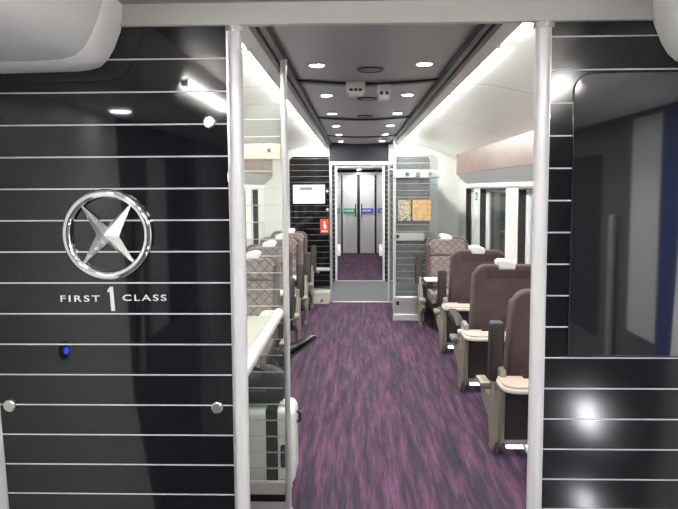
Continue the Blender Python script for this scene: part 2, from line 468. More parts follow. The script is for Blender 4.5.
# star: facets with a raised ridge, deep notches between the arms
notch = [(0, .021), (.029, -.004), (0, -.022), (-.028, 0)]
cyv = NP - .03
V = [(ex, cyv, ez)]
for (tx, tz) in tips: V.append((ex + tx * 1.0, NP - .006, ez + tz * 1.0))
for (tx, tz) in notch: V.append((ex + tx, NP - .007, ez + tz))
V.append((ex, NP + .001, ez))
F = []
for i in range(4):
    nl, nr = 5 + (i - 1) % 4 if False else 5 + [3, 0, 1, 2][i], 5 + i
    F += [(0, nl, 1 + i), (0, 1 + i, nr), (9, 1 + i, nl), (9, nr, 1 + i)]
b.faces(V, F); b.build('emblem_star', M['star'], r, smooth=5)
text_mesh('FIRST', .0225, M['silver_print'], r, 'lettering', -.707, NP - .0005, 1.291, 1.55, space=1.3)
text_mesh('CLASS', .0225, M['silver_print'], r, 'lettering', -.540, NP - .0005, 1.293, 1.55, space=1.25)
ox, oz = -.627, 1.291
one = [(-.001, -.031), (.008, -.031), (.0045, .031), (-.003, .031), (-.0085, .022), (-.0085, .0165), (-.0035, .0185)]
MB().prism([(ox + .002 + a * 1.1, oz + c) for a, c in one], 'y', NP - .0015, NP + .001).build('numeral', M['silver_print'], r)

r = thing('partition_panel', 'glossy black white-striped panel right of the entrance with a dark pane set in it', 'partition', (0, 0, 0))
MB().prism([(.474, 0), (.94, 0), (1.058, .73), (1.085, 1.4), (1.10, 1.97), (.474, 1.97)], 'y', NP, NP + T, .002).build('panel', M['panelR'], r)
MB().box(.469, .4745, NP - .002, NP + T, 0, 1.968).build('edging', M['steel'], r)
MB().prism(rrect(.530, 1.06, 1.146, 1.845, (.045, .02), .004, 8), 'y', NP - .007, NP + .001, .002).build('dark_pane', M['blackgloss'], r)
# wall closing the saloon beside the striped panels
for side, xs_ in (('left', (WL - .1, -.93)), ('right', (1.07, WR + .1))):
    struct(MB().box(xs_[0], xs_[1], NP + T, NP + T + .03, 0, 2.26).build('wall_front_' + side, M['white']), 'white saloon bulkhead behind the %s striped panel' % side, 'wall')
struct(MB().box(WL - .1, WR + .1, NP - .012, NP + .012, 1.968, 2.26, .002).build('trim_header', M['header']), 'pale grey header beam across the entrance', 'trim')

def grab_pole(label, x, y, z1, rad, m=None, z0=0.):
    r = thing('grab_pole', label, 'pole', (x, y, z0))
    MB().tube([(0, 0, 0), (0, 0, z1 - z0)], rad, 24).build('pole', m or M['pole'], r)
    q = MB().tube([(0, 0, 0), (0, 0, .012)], rad * 1.45, 24); q.build('base_flange', M['steel'], r)
    q = MB().tube([(0, 0, z1 - z0 - .012), (0, 0, z1 - z0)], rad * 1.3, 24); q.build('top_flange', M['steel'], r)
    return r
grab_pole('pale metal pole at the left side of the entrance against the FIRST CLASS panel', -.299, NP + .012, 1.968, .0185)
grab_pole('pale metal pole at the right side of the entrance', .460, NP + .012, 1.968, .0195)
grab_pole('thin pale pole rising to the ceiling rail at the aisle edge of the luggage stack', -.332, 2.9, 2.16, .0145)

# ------------------------------------------------------------------ near luggage stack: striped glass screen, shelf, tube
r = thing('glass_screen', 'clear glass screen with thin white stripes across the left luggage stack', 'glass screen', (-.75, 2.9, 0))
off = r.location
MB().prism(rrect(-1.125, -.350, .16, 1.96, (.12, .0), .0, 6), 'y', 2.896, 2.904).build('glass', M['screenglass'], r, off=(-.75, 2.9, 0))
MB().box(-1.125, -.349, 2.885, 2.915, 1.705, 1.776, .004).build('top_rail', M['cream'], r, off=off)
MB().box(-1.125, -.349, 2.885, 2.915, .090, .150, .004).build('bottom_rail', M['header'], r, off=off)
MB().box(-1.125, -.349, 2.89, 2.91, .052, .090, .002).build('bottom_gasket', M['black'], r, off=off)
MB().box(-1.125, -.349, 2.885, 2.915, .0, .052, .004).build('foot_rail', M['header'], r, off=off)
for x in (-.402, -.80): MB().tube([(x, 2.878, 1.745), (x, 2.887, 1.745)], .009, 16).build('stud', M['stud'], r, off=off)
r = thing('luggage_shelf', 'white luggage shelf edged by a thick pale tube behind the left pole', 'luggage shelf', (-.75, 2.2, .96))
off = r.location
MB().box(-1.20, -.385, NP + .08, 2.875, .945, .972, .004).build('shelf_board', M['shelf'], r, off=off)
MB().tube([(-.365, NP + .05, .985), (-.365, 2.87, .985)], .024, 20).build('edge_tube', M['pole'], r, off=off)
for y in (NP + .15, 2.2, 2.8): MB().box(-.40, -.36, y, y + .03, .955, .985, .003).build('tube_bracket', M['steel'], r, off=off)

# ------------------------------------------------------------------ seats (local: faces +y, aisle side at -x)
def make_seat(label, loc, rz, mirror=False, group=None, arm_down=False, facing=False):
    r = thing('train_seat', label, 'seat', loc, rz, group)
    def fin(b, name, m, par=r, smooth=40):
        if mirror: b.flipx()
        return b.build(name, m, par, smooth)
    lean = lambda c: Vector((c.x * (1 - .10 * max(0, (c.z - .7))), c.y - .20 * (c.z - .45) + .09, c.z))
    # rear shell of the backrest
    fin(MB().prism(rrect(-.25, .25, .42, 1.0, .085, .03, 8), 'y', -.045, .035, .022, 4, lean), 'back_shell', M['back'])
    fin(MB().prism(rrect(-.155, .235, .905, .965, .022, .022, 6), 'y', -.052, -.040, .005, 2, lean), 'headrest_flap', M['backdark'])
    # quilted front
    fin(MB().prism(rrect(-.205, .205, .44, .80, .03, .03, 6), 'y', .025, .085, .02, 4, lean), 'back_cushion', M['quilt'])
    fin(MB().prism(rrect(-.215, .215, .805, .985, (.08, .08), .02, 8), 'y', .025, .088, .02, 4, lean), 'headrest', M['quilt'])
    for s in (-1, 1):
        x0, x1 = sorted((s * .205, s * .245))
        fin(MB().prism(rrect(x0, x1, .44, .93, .018, .018, 4), 'y', .02, .10, .012, 3, lean), 'side_bolster', M['back'])
    # white head cover perched over the top edge
    b = MB().prism([(-.065, .965), (.05, .965), (.055, .99), (.045, 1.02), (.0, 1.037), (-.06, 1.040), (-.085, 1.025), (-.08, 1.0)], 'y', -.058, .07, .012, 3, lean)
    fin(b, 'head_cover', M['cover'])
    # seat cushion and pan
    fin(MB().prism([(.06, .30), (.06, .42), (.12, .435), (.46, .445), (.505, .43), (.515, .38), (.49, .32)], 'x', -.235, .235, .025, 4), 'seat_cushion', M['quilt'])
    fin(MB().prism([(.02, .20), (.02, .34), (.47, .32), (.46, .24)], 'x', -.23, .23, .015, 2), 'seat_pan', M['lower'])
    # lower shell and base
    fin(MB().prism([(-.285, .13), (-.285, .47), (.25, .47), (.24, .13)], 'y', -.055, .06, .02, 3, lambda c: Vector((c.x, c.y + .02, c.z))), 'lower_shell', M['lower'])
    fin(MB().box(-.17, .17, .05, .34, 0, .21, .015), 'pedestal', M['lower'])
    # khaki side frame on the aisle side
    side = [(-.10, .52), (-.085, .555), (.03, .565), (.085, .545), (.10, .47), (.20, .33), (.43, .31), (.45, .27), (.40, .22), (.22, .18), (.17, .05), (.20, .0), (.08, .0), (.0, .09), (-.07, .13), (-.085, .33)]
    fin(MB().prism(side, 'x', -.322, -.286, .012, 3), 'side_frame', M['khaki'])
    fin(MB().prism([(-.03, .47), (.10, .46), (.42, .30), (.40, .22), (.10, .14), (.0, .14)], 'x', .24, .275, .01, 2), 'wall_side_frame', M['khaki'])
    fin(MB().box(-.350, -.286, .30, .47, .325, .362, .012), 'front_bracket', M['khaki'])
    # armrest pad
    if arm_down:
        fin(MB().prism([(.06, .515), (.10, .56), (.44, .575), (.47, .55), (.45, .505), (.12, .49)], 'x', -.365, -.290, .018, 3), 'armrest', M['arm'])
    else:
        fin(MB().prism([(-.02, .47), (-.06, .77), (-.045, .81), (.02, .815), (.045, .78), (.06, .47)], 'x', -.365, -.288, .018, 3), 'armrest', M['arm'])
    fin(MB().tube([(-.352, .02, .475), (-.27, .02, .475)], .026, 18), 'armrest_hinge', M['steel'])
    fin(MB().tube([(-.318, .02, .47), (-.318, .03, .36), (-.30, .10, .26)], .011, 12), 'armrest_post', M['steel'])
    # folding table behind the back
    if facing:
        fin(MB().prism(rrect(-.285, -.12, .16, .40, .03, .03, 5), 'z', .545, .565, .006, 2), 'arm_tray', M['trayedge'])
        return r
    t = fin(MB().prism(rrect(-.335, .20, -.27, -.065, .02, (.075, .03), 8), 'z', .505, .518, .005, 2), 'tray_table', M['tray'])
    e = fin(MB().prism(rrect(-.341, .206, -.276, -.062, .02, (.08, .03), 8), 'z', .478, .5055, .009, 3), 'tray_rim', M['trayedge'], t)
    fin(MB().box(-.20, .15, -.12, -.075, .518, .530, .004), 'tray_catch', M['black'], t)
    # light under the seat
    lg = fin(MB().box(-.265, -.135, -.035, -.012, .082, .098, .004), 'floor_light', M['ledw'])
    fin(MB().box(-.272, -.128, -.03, .0, .098, .13, .004), 'light_housing', M['steel'], lg)
    fin(MB().tube([(-.17, -.03, .10), (-.10, -.14, .012), (-.09, -.155, .012)], .011, 12), 'floor_strut', M['steel'])
    return r
SX = 1.12
make_seat('mauve seat back nearest on the right, half hidden by the right pole', (SX, 3.49, 0), 0, group='right hand seats')
make_seat('mauve seat back on the right, second from the entrance, its armrest lowered', (SX, 4.63, 0), 0, group='right hand seats', arm_down=True)
make_seat('mauve fabric seat seen from behind on the right, third from the entrance', (SX, 5.72, 0), 0, group='right hand seats')
make_seat('quilted seat facing the camera on the right beside the far luggage rack', (1.04, 7.12, 0), PI, True, group='right hand seats', facing=True)
left0 = make_seat('quilted grey mauve seat on the left facing us, nearest one seen through the striped glass', (-.895, 5.22, 0), PI, group='left hand seats', facing=True)
for y, lab in ((6.25, 'quilted seat on the left facing us, second of the row behind the striped glass'), (7.25, 'third quilted seat on the left facing us, edge showing past the thin pole'), (8.2, 'quilted seat on the left facing us, last of the row against the far black panel')):
    dup(left0, (-.895, y, 0), PI, lab)
make_seat('mauve seat on the left facing away with the person in black trousers on it', (-.905, 3.58, 0), 0, True, group='left hand seats', arm_down=True)

# ------------------------------------------------------------------ suitcase and bag
r = thing('suitcase', 'white hard-shell suitcase with a black strap standing behind the striped glass', 'suitcase', (-.50, 3.15, 0))
MB().prism(rrect(-.185, .185, .055, .455, .045, .045, 6), 'y', -.11, .11, .03, 4).build('shell', M['suitcase'], r)
MB().prism(rrect(.04, .10, .05, .46, .01, .01, 3), 'y', -.114, .114, .004, 1).build('strap', M['cloth'], r)
q = MB().prism(rrect(.113, .141, .155, .275, .012, .012, 5), 'y', -.119, -.105, .004, 2).build('lock', M['black'], r)
for z in (.185, .235): MB().tube([(.127, -.122, z), (.127, -.117, z)], .006, 12).build('dial', M['rail_mid'], q)
MB().tube([(.187, 0, .41), (.203, 0, .405), (.203, 0, .36), (.187, 0, .355)], .009, 10).build('carry_handle', M['black'], r)
for x in (-.14, .15):
    for y in (-.075, .075):
        w = MB().tube([(x - .012, y, .025), (x + .012, y, .025)], .025, 18).build('wheel', M['black'], r)
        MB().box(x - .018, x + .018, y - .016, y + .016, .035, .062, .004).build('caster_fork', M['steel'], w)
# soft black bag lying on the case
def lump(verts_fn, seg, rings):
    b = bmesh.new(); bmesh.ops.create_uvsphere(b, u_segments=seg, v_segments=rings, radius=1)
    for q in b.verts: q.co = verts_fn(q.co.copy())
    for f in b.faces: f.smooth = True
    m = MB(); m._add(b); return m
r = thing('holdall_bag', 'soft black bag slumped on top of the white suitcase', 'bag', (-.535, 3.15, .460))
def bagf(c):
    sx = math.copysign(abs(c.x) ** .55, c.x); sy = math.copysign(abs(c.y) ** .6, c.y); sz = math.copysign(abs(c.z) ** .6, c.z)
    x = sx * .175; y = sy * .10; z = .082 + sz * .082
    z += .018 * math.sin(x * 22 + y * 15) * max(0, c.z) + .03 * (x / .175) * max(0, c.z)
    return Vector((x, y, max(.001, z)))
lump(bagf, 40, 24).build('body', M['cloth'], r, 60)
MB().tube([(-.10, -.06, .15), (-.09, -.075, .19), (-.03, -.08, .205), (.04, -.075, .20), (.07, -.06, .16)], .009, 10).build('handle', M['shoe'], r)
MB().box(-.10, .08, -.101, -.094, .085, .095, .001).build('zip', M['rail_mid'], r)

# ------------------------------------------------------------------ seated person (mostly hidden behind the left panel)
def skin_mesh(name, joints, bones, parent, m, sub=2):
    me = bpy.data.meshes.new('sk'); me.from_pydata([j[0] for j in joints], bones, [])
    o = bpy.data.objects.new('sk', me); C.objects.link(o)
    o.modifiers.new('s', 'SKIN'); sv = me.skin_vertices[0] if me.skin_vertices else None
    if sv is None: me.skin_vertices.new() if hasattr(me.skin_vertices, 'new') else None
    for i, j in enumerate(joints):
        rr = j[1] if isinstance(j[1], tuple) else (j[1], j[1])
        me.skin_vertices[0].data[i].radius = rr
        me.skin_vertices[0].data[i].use_root = (i == 0)
    sd = o.modifiers.new('d', 'SUBSURF'); sd.levels = sub; sd.render_levels = sub
    dg = bpy.context.evaluated_depsgraph_get(); dg.update()
    m2 = bpy.data.meshes.new_from_object(o.evaluated_get(dg)); m2.name = name
    bpy.data.objects.remove(o); bpy.data.meshes.remove(me)
    m2.materials.clear(); m2.materials.append(m)
    for p in m2.polygons: p.use_smooth = True
    q = bpy.data.objects.new(name, m2); C.objects.link(q); q.parent = parent
    return q
P0 = Vector((-.95, 3.80, 0))
r = thing('person', 'person seated in black trousers with one leg crossed, shoe pointing into the aisle', 'person', P0)
# body: continuous skin figure (pelvis root, spine, head, arms)
J = [((0, 0, .52), (.14, .11)), ((0, -.02, .66), (.14, .10)), ((0, -.03, .82), (.155, .105)), ((0, -.03, .94), (.12, .085)), ((0, -.02, 1.02), .052), ((0, .0, 1.09), .06), ((0, .012, 1.17), (.075, .088)), ((0, .005, 1.235), (.062, .075)),
     ((-.19, -.03, .93), .055), ((-.24, .02, .72), .045), ((-.16, .20, .58), .033), ((-.12, .26, .57), .03),
     ((.19, -.03, .93), .055), ((.24, .02, .72), .045), ((.15, .20, .58), .033), ((.10, .26, .57), .03),
     ((.09, .05, .50), .085), ((.20, .26, .47), .075), ((.33, .46, .45), .058), ((.345, .44, .25), .048), ((.35, .43, .09), .036),
     ((-.09, .05, .52), .085), ((-.03, .28, .53), .075), ((.02, .47, .52), .056), ((.20, .56, .43), .055), ((.375, .64, .375), .042)]
B = [(0, 1), (1, 2), (2, 3), (3, 4), (4, 5), (5, 6), (6, 7), (3, 8), (8, 9), (9, 10), (10, 11), (3, 12), (12, 13), (13, 14), (14, 15), (0, 16), (16, 17), (17, 18), (18, 19), (19, 20), (0, 21), (21, 22), (22, 23), (23, 24), (24, 25)]
body = skin_mesh('body', J, B, r, M['cloth'])
# split materials by height: skin above the collar, at the hands
me = body.data; me.materials.append(M['skin'])
for p in me.polygons:
    c = p.center
    if c.z > 1.03: p.material_index = 1
# hands with five fingers
for s in (-1, 1):
    hj = [((s * .12, .25, .585), (.030, .022)), ((s * .085, .30, .585), (.038, .018)), ((s * .06, .335, .582), (.036, .015))]
    hb = [(0, 1), (1, 2)]
    for k in range(4):
        i = len(hj); o_ = (k - 1.5) * .017; L = (.062, .072, .068, .052)[k]
        hj += [((s * (.055 - o_ * .6), .340 + o_ * .55 * 1, .582), .0088), ((s * (.035 - o_ * .6), .340 + L * .55 + o_ * .5, .580), .008), ((s * (.015 - o_ * .6), .340 + L + o_ * .5, .568), .0068)]
        hb += [(2, i), (i, i + 1), (i + 1, i + 2)]
    i = len(hj); hj += [((s * .055, .275, .595), .011), ((s * .025, .300, .600), .0085)]; hb += [(0, i), (i, i + 1)]
    skin_mesh('hand', hj, hb, r, M['skin'], 1)
# face and hair
q = MB(); q.sphere((0, .098, 1.155), (.012, .018, .016)); q.build('nose', M['skin'], r)
for s in (-1, 1):
    MB().sphere((s * .030, .088, 1.178), (.011, .006, .007)).build('eye', M['black'], r)
    MB().sphere((s * .080, .005, 1.16), (.012, .022, .03)).build('ear', M['skin'], r)
MB().sphere((0, .092, 1.118), (.022, .006, .005)).build('mouth', M['red'], r)
lump(lambda c: Vector((c.x * .088, -.012 + c.y * .094, 1.205 + (c.z * .078 if c.z > 0 else c.z * .05 * (1 if c.y < .2 else .2)))), 28, 18).build('hair', M['hair'], r)
# shoes: sole outline lofted along the foot
def shoe(heel, toe, up, name='shoe', s=1.):
    k_ = s
    heel, toe, up = Vector(heel), Vector(toe), Vector(up).normalized()
    d = (toe - heel); L = d.length; d.normalize(); w = d.cross(up).normalized(); up = w.cross(d).normalized()
    prof = [(0, .024, .055), (.10, .032, .085), (.25, .033, .092), (.42, .031, .070), (.60, .040, .052), (.78, .043, .042), (.92, .032, .032), (1.0, .010, .018)]
    b = bmesh.new(); rings = []
    for t, hw, hh in prof:
        hh *= k_ * 1.1
        c = heel + d * (t * L); ring = []
        for k in range(14):
            a = 2 * PI * k / 14; u = math.cos(a) * hw; vv = math.sin(a)
            h = (.5 + .5 * vv) * hh if vv > 0 else .5 * hh + vv * .5 * hh
            ring.append(b.verts.new(c + w * u + up * h))
        rings.append(ring)
    for a_, c_ in zip(rings, rings[1:]):
        for k in range(14): b.faces.new((a_[k], a_[(k + 1) % 14], c_[(k + 1) % 14], c_[k]))
    b.faces.new(rings[0][::-1]); b.faces.new(rings[-1]); bmesh.ops.recalc_face_normals(b, faces=b.faces)
    for f in b.faces: f.smooth = True
    m = MB(); m._add(b); s = m.build(name, M['shoe'], r, 60)
    # sole
    b = bmesh.new(); top = []; bot = []
    out = [(t, hw) for t, hw, _ in prof] 
    pts = [(t, hw) for t, hw in out] + [(t, -hw) for t, hw in reversed(out)]
    for t, hw in pts:
        c = heel + d * (t * L * 1.01) + w * hw * 1.05
        top.append(b.verts.new(c + up * .006)); bot.append(b.verts.new(c - up * (.016 if t < .3 else .008)))
    b.faces.new(top); b.faces.new(bot[::-1])
    for k in range(len(pts)): b.faces.new((top[k], bot[k], bot[(k + 1) % len(pts)], top[(k + 1) % len(pts)]))
    bmesh.ops.recalc_face_normals(b, faces=b.faces)
    m = MB(); m._add(b); m.build('sole', M['black'], s)
shoe((.385, .62, .285), (.655, .72, .465), (-.5, .1, .85), s=1.15)
shoe((.345, .36, .02), (.37, .64, .02), (0, 0, 1))

# ------------------------------------------------------------------ far partition
r = thing('partition_panel', 'black striped panel with rounded corner at the far left carrying the white screen', 'partition', (0, 0, 0))
MB().prism(rrect(-.905, -.362, .20, 2.0, (.07, .0), .0, 6), 'y', FP, FP + .04, .003).build('panel', M['panelF'], r)
for z in (1.53, 1.28): MB().tube([(-.392, FP - .012, z), (-.392, FP + .002, z)], .018, 16).build('stud', M['signwhite'], r)
r2 = thing('partition_panel', 'black striped panel at the far right behind the luggage rack glass', 'partition', (0, 0, 0))
MB().prism(rrect(.50, 1.00, .20, 2.0, (.0, .07), .0, 6), 'y', FP, FP + .04, .003).build('panel', M['panelF'], r2)
struct(MB().box(WL, -.36, FP + .04, FP + .10, 0, 2.26).build('wall_back_left', M['white']), 'white end bulkhead behind the far left panel', 'wall')
struct(MB().box(.47, WR, FP + .04, FP + .10, 0, 2.26).build('wall_back_right', M['white']), 'white end bulkhead behind the luggage rack', 'wall')
struct(MB().box(-.36, .47, FP + .02, FP + .10, 1.93, 2.26).build('wall_back_lintel', M['dark_rail']), 'dark panel above the far doorway', 'wall')
r = thing('door_frame', 'pale metal frame of the far doorway with a bright white lintel', 'door frame', (XC, FP, 0))
MB().box(-.36 - XC, .475 - XC, -.02, .05, 1.885, 1.925, .005).build('lintel', mat('lintel_white_emissive', (.9, .9, .9), .3, emit=(1, 1, 1), estr=.9), r)  # white lintel with slight emission mixed into its paint
for x in (-.345, .452): MB().box(x - .016 - XC, x + .016 - XC, -.02, .04, 0, 1.885, .006).build('jamb', M['steel'], r)
# plinth box and ledge at the far left
r = thing('plinth_box', 'low cream step box below the far left black panel', 'box', (-.56, FP - .09, 0))
MB().box(-.21, .195, -.07, .085, 0, .14, .01).build('body', M['cream'], r)
MB().box(-.215, .20, -.08, .088, .14, .175, .008).build('lid', M['white'], r)
MB().tube([(.09, -.078, .05), (.09, -.066, .05)], .02, 16).build('stud', M['stud'], r)
r = thing('wall_ledge', 'narrow cream ledge on the far left black panel beside the last seat', 'ledge', (-.45, FP - .03, .47))
MB().box(-.11, .085, -.05, .03, -.028, .012, .008).build('ledge_board', M['cream'], r)
MB().box(-.09, -.06, -.03, .028, -.06, -.028, .003).build('bracket', M['steel'], r)
# display
r = thing('display_screen', 'lit white information screen on the far left black panel', 'screen', (-.64, FP, 1.49))
MB().box(-.225, .225, -.035, .0, -.135, .135, .006).build('frame', M['black'], r)
sc = MB().box(-.215, .215, -.0375, -.034, -.125, .125).build('screen', M['display'], r)
MB().box(-.125, .045, -.0395, -.0370, .055, .095).build('title_bar', M['display_dark'], sc)
for x0, x1, z0, z1 in ((-.15, -.142, .02, .035), (-.128, -.118, -.035, .012), (-.108, -.10, .005, .02), (.05, .062, -.006, .006), (.08, .088, .0, .008)):
    MB().box(x0, x1, -.0395, -.0370, z0, z1).build('screen_mark', M['display_dark'], sc)
# red notice
r = thing('notice_sign', 'small red notice with a white pictogram under the screen on the black panel', 'sign', (-.432, FP, 1.05))
MB().box(-.06, .06, -.006, 0, -.098, .098, .002).build('plate', M['red'], r)
q = MB(); q.tube([(0, -.010, .052), (0, -.006, .052)], .016, 16); q.prism([(-.02, .03), (.018, .03), (.03, -.02), (.0, -.04), (-.01, -.012)], 'y', -.009, -.005); q.build('pictogram', M['signwhite'], r)
MB().box(-.04, .04, -.009, -.005, -.075, -.06).build('text_line', M['signwhite'], r)

# ------------------------------------------------------------------ far luggage rack
r = thing('luggage_rack', 'glass fronted luggage rack with metal shelves and stripes at the far right', 'luggage rack', (.71, 7.3, 0))
off = Vector((.71, 7.3, 0))
def rk(b, name, m, par=None, smooth=35):
    return b.build(name, m, par or r, smooth, off=off)
rk(MB().prism(rrect(.462, .952, .06, 1.955, (.0, .09), .0, 8), 'y', 7.296, 7.304), 'front_glass', M['rackglass'])
rk(MB().box(.448, .455, 7.33, FP - .03, .06, 1.90), 'side_glass', M['rackglass'])
rk(MB().box(.445, .952, 7.27, 7.34, 1.685, 1.775, .008), 'top_rail', M['pole'])
q = rk(MB().box(.455, 1.0, 7.34, FP - .02, 1.69, 1.71, .003), 'top_shelf', M['steel'])
rk(MB().box(.445, .80, 7.27, 7.33, .95, 1.035, .008), 'middle_rail', M['header'])
rk(MB().box(.455, 1.0, 7.34, FP - .02, .965, .985, .003), 'middle_shelf', M['steel'])
rk(MB().box(.445, .80, 7.26, 7.33, .08, .29, .012), 'bottom_rail', M['steel'])
rk(MB().box(.455, .82, 7.34, FP - .02, .265, .285, .003), 'bottom_shelf', M['steel'])
rk(MB().box(.445, .80, 7.24, 7.32, .0, .08, .012), 'foot', M['pole'])
for z in (1.0, .21): rk(MB().box(.472, .505, 7.252 if z < .5 else 7.262, 7.275, z - .022, z + .022, .003), 'bracket_slot', M['black'])
for x in (.60, .72, .86): rk(MB().tube([(x, 7.255, 1.73), (x, 7.272, 1.73)], .026, 18), 'rail_stud', M['chrome'])
rk(MB().tube([(.452, 7.3, 0), (.452, 7.3, 2.15)], .017, 18), 'front_post', M['pole'])
rk(MB().tube([(.452, FP - .04, 0), (.452, FP - .04, 2.15)], .014, 18), 'rear_post', M['pole'])
q = MB()
for z in (.35, .75, 1.15, 1.55): q.box(.438, .466, 7.9 - .6, 7.9 - .575, z, z + .04, .003)
rk(q, 'glass_clamp', M['steel'])
# two posters on the panel behind the rack glass
def blotches(name, ground, cols, seed, n_):
    m = mat(name, ground, .55); n = NT(m); v, o = n.xyz()
    f = n.noise(v, n_, 3)
    n.link(n.ramp(f, [(.36, cols[0]), (.46, ground), (.55, ground), (.60, cols[1]), (.68, cols[2])]), n.b.inputs['Base Color'])
    return m
r = thing('poster', 'pale poster with coloured blotches, left of the two on the rack glass', 'poster', (.567, 7.296, 1.305))
MB().box(-.077, .077, -.006, 0, -.125, .125, .002).build('board', M['black'], r)
MB().box(-.074, .074, -.008, -.005, -.122, .122).build('print', blotches('poster_print', (.50, .47, .36), ((.10, .09, .08), (.35, .12, .07), (.55, .45, .12)), 1, 22), r)
r = thing('poster', 'orange map poster, right of the two on the rack glass', 'poster', (.770, 7.296, 1.305))
MB().box(-.112, .112, -.006, 0, -.125, .125, .002).build('board', M['black'], r)
MB().box(-.109, .109, -.008, -.005, -.122, .122).build('print', blotches('map_print', (.60, .36, .14), ((.36, .30, .24), (.66, .50, .26), (.42, .17, .07)), 2, 22), r)

# green emergency sign by the far right window
r = thing('exit_sign', 'small green sign above a white label beside the far right window', 'sign', (XC + 1.33, 7.26, 1.46))
MB().box(-.006, 0, -.06, .06, -.04, .055, .002).build('plate', M['green'], r)
MB().box(-.008, -.005, -.02, .02, -.02, .03).build('pictogram', M['signwhite'], r)
MB().box(-.005, 0, -.055, .055, -.38, -.055, .002).build('label_plate', M['signwhite'], r)

# ------------------------------------------------------------------ far vestibule, corridor and end doors
CX0, CX1 = -.335, .462
for side, x0, x1 in (('left', WL - .1, WL), ('right', WR, WR + .1)):
    struct(MB().box(x0, x1, FP, 10.5, 0, 2.26).build('wall_far_' + side, M['white']), 'white outer wall of the far vestibule, %s' % side, 'wall')
struct(MB().box(WL - .1, WR + .1, FP + .10, 10.5, 2.10, 2.2).build('ceiling_far', M['midgrey']), 'grey ceiling of the far vestibule', 'ceiling')
for side, x0, x1 in (('left', WL, CX0 - .03), ('right', CX1 + .03, WR)):
    struct(MB().box(x0, x1, 10.41, 10.47, 0, 2.1).build('wall_gangway_' + side, M['panelC']), 'black striped bulkhead %s of the corridor mouth' % side, 'wall')
struct(MB().box(CX0 - .03, CX1 + .03, 10.41, 10.47, 1.93, 2.1).build('wall_gangway_lintel', M['panelC']), 'black striped panel above the corridor mouth', 'wall')
for side, x0, x1 in (('left', CX0 - .06, CX0), ('right', CX1, CX1 + .06)):
    struct(MB().box(x0, x1, 10.47, 14.75, 0, 2.0).build('wall_corridor_' + side, M['panelC']), 'black white-striped %s wall of the far corridor' % side, 'wall')
struct(MB().box(CX0 - .06, CX1 + .06, 10.47, 14.8, 2.0, 2.06).build('ceiling_corridor', M['dark_rail']), 'dark ceiling of the far corridor', 'ceiling')
r = thing('door_frame', 'thin pale frame at the mouth of the far corridor', 'door frame', (XC, 10.41, 0))
for x in (CX0, CX1): MB().box(x - .018 - XC, x + .018 - XC, -.03, .03, 0, 1.93, .006).build('jamb', M['pole'], r)
MB().box(CX0 - XC, CX1 - XC, -.02, .03, 1.90, 1.935, .004).build('lintel', M['rail_mid'], r)
for s, x, lab in ((-1, CX0 + .045, 'small cream box low on the left side of the corridor mouth'), (1, CX1 - .05, 'small cream box low on the right side of the corridor mouth')):
    r = thing('wall_box', lab, 'box', (x, 10.42, .52), group='cream boxes at the corridor mouth')
    MB().box(-.028, .028, -.05, .03, -.09, .10, .01).build('case', M['cream'], r)
    MB().box(-.02, .02, -.056, -.048, -.01, .06, .004).build('cover', M['signwhite'], r)
# end wall and double door
DY = 14.72
struct(MB().box(CX0, CX1, DY + .05, DY + .1, 0, 2.0).build('wall_end', M['panelC']), 'black end wall around the far grey double door', 'wall')
for s, x0, x1, lab, sm in ((1, -.32, .025, 'left grey leaf of the double door at the far end', 'green'), (2, .095, .44, 'right grey leaf of the double door at the far end', 'blue')):
    r = thing('door_%d' % s, lab, 'door', ((x0 + x1) / 2, DY, 0)); r['kind'] = 'structure'
    hw = (x1 - x0) / 2; q = MB()
    q.box(-hw, -hw + .07, -.02, .03, .02, 1.88, .006); q.box(hw - .07, hw, -.02, .03, .02, 1.88, .006)
    q.box(-hw + .07, hw - .07, -.02, .03, .02, .12, .004); q.box(-hw + .07, hw - .07, -.02, .03, 1.80, 1.88, .004)
    q.build('leaf', M['doorgrey'], r)
    MB().box(-hw + .065, hw - .065, -.005, .012, .115, 1.805).build('glass', M['doorglass'], r)
    e = MB().box(-hw + .03, hw - .03, -.028, -.018, .98, 1.09, .002).build('sticker', M[sm], r)
    q = MB()
    for i in range(5): q.box(-hw + .06 + i * .042, -hw + .085 + i * .042, -.030, -.026, 1.015, 1.055)
    q.build('sticker_marks', M['signwhite'], r)
    hx = hw - .035 if s == 1 else -hw + .035
    MB().tube([(hx, -.055, .88), (hx, -.055, 1.2)], .012, 12).build('handle', M['black'], r)
struct(MB().box(.027, .093, DY - .02, DY + .05, 0, 1.9, .004).build('trim_door', M['seal']), 'dark rubber strip between the far door leaves', 'trim')
struct(MB().box(CX0, CX1, DY - .03, DY + .05, 1.885, 1.93, .004).build('trim_door_head', M['midgrey']), 'grey door head above the far double door', 'trim')
for i, (y, z, xx) in enumerate(((9.0, 2.095, -.19), (9.0, 2.095, .335), (10.0, 2.095, -.19), (10.0, 2.095, .335), (11.6, 1.995, XC), (13.2, 1.995, XC), (14.3, 1.995, XC))):
    r = thing('downlight', ('small lamp in the far vestibule ceiling, %s' % ['near left', 'near right', 'far left', 'far right'][i]) if i < 4 else 'lamp in the far corridor ceiling, %s along' % ORD[i - 4], 'downlight', (xx, y, z), group='lamps beyond the far doorway')
    MB().torus((0, 0, 0), .062, .006, 'z', 24, 8).build('rim', M['steel'], r)
    MB().tube([(0, 0, -.004), (0, 0, .004)], .057, 20).build('lens', M['down_far'], r)

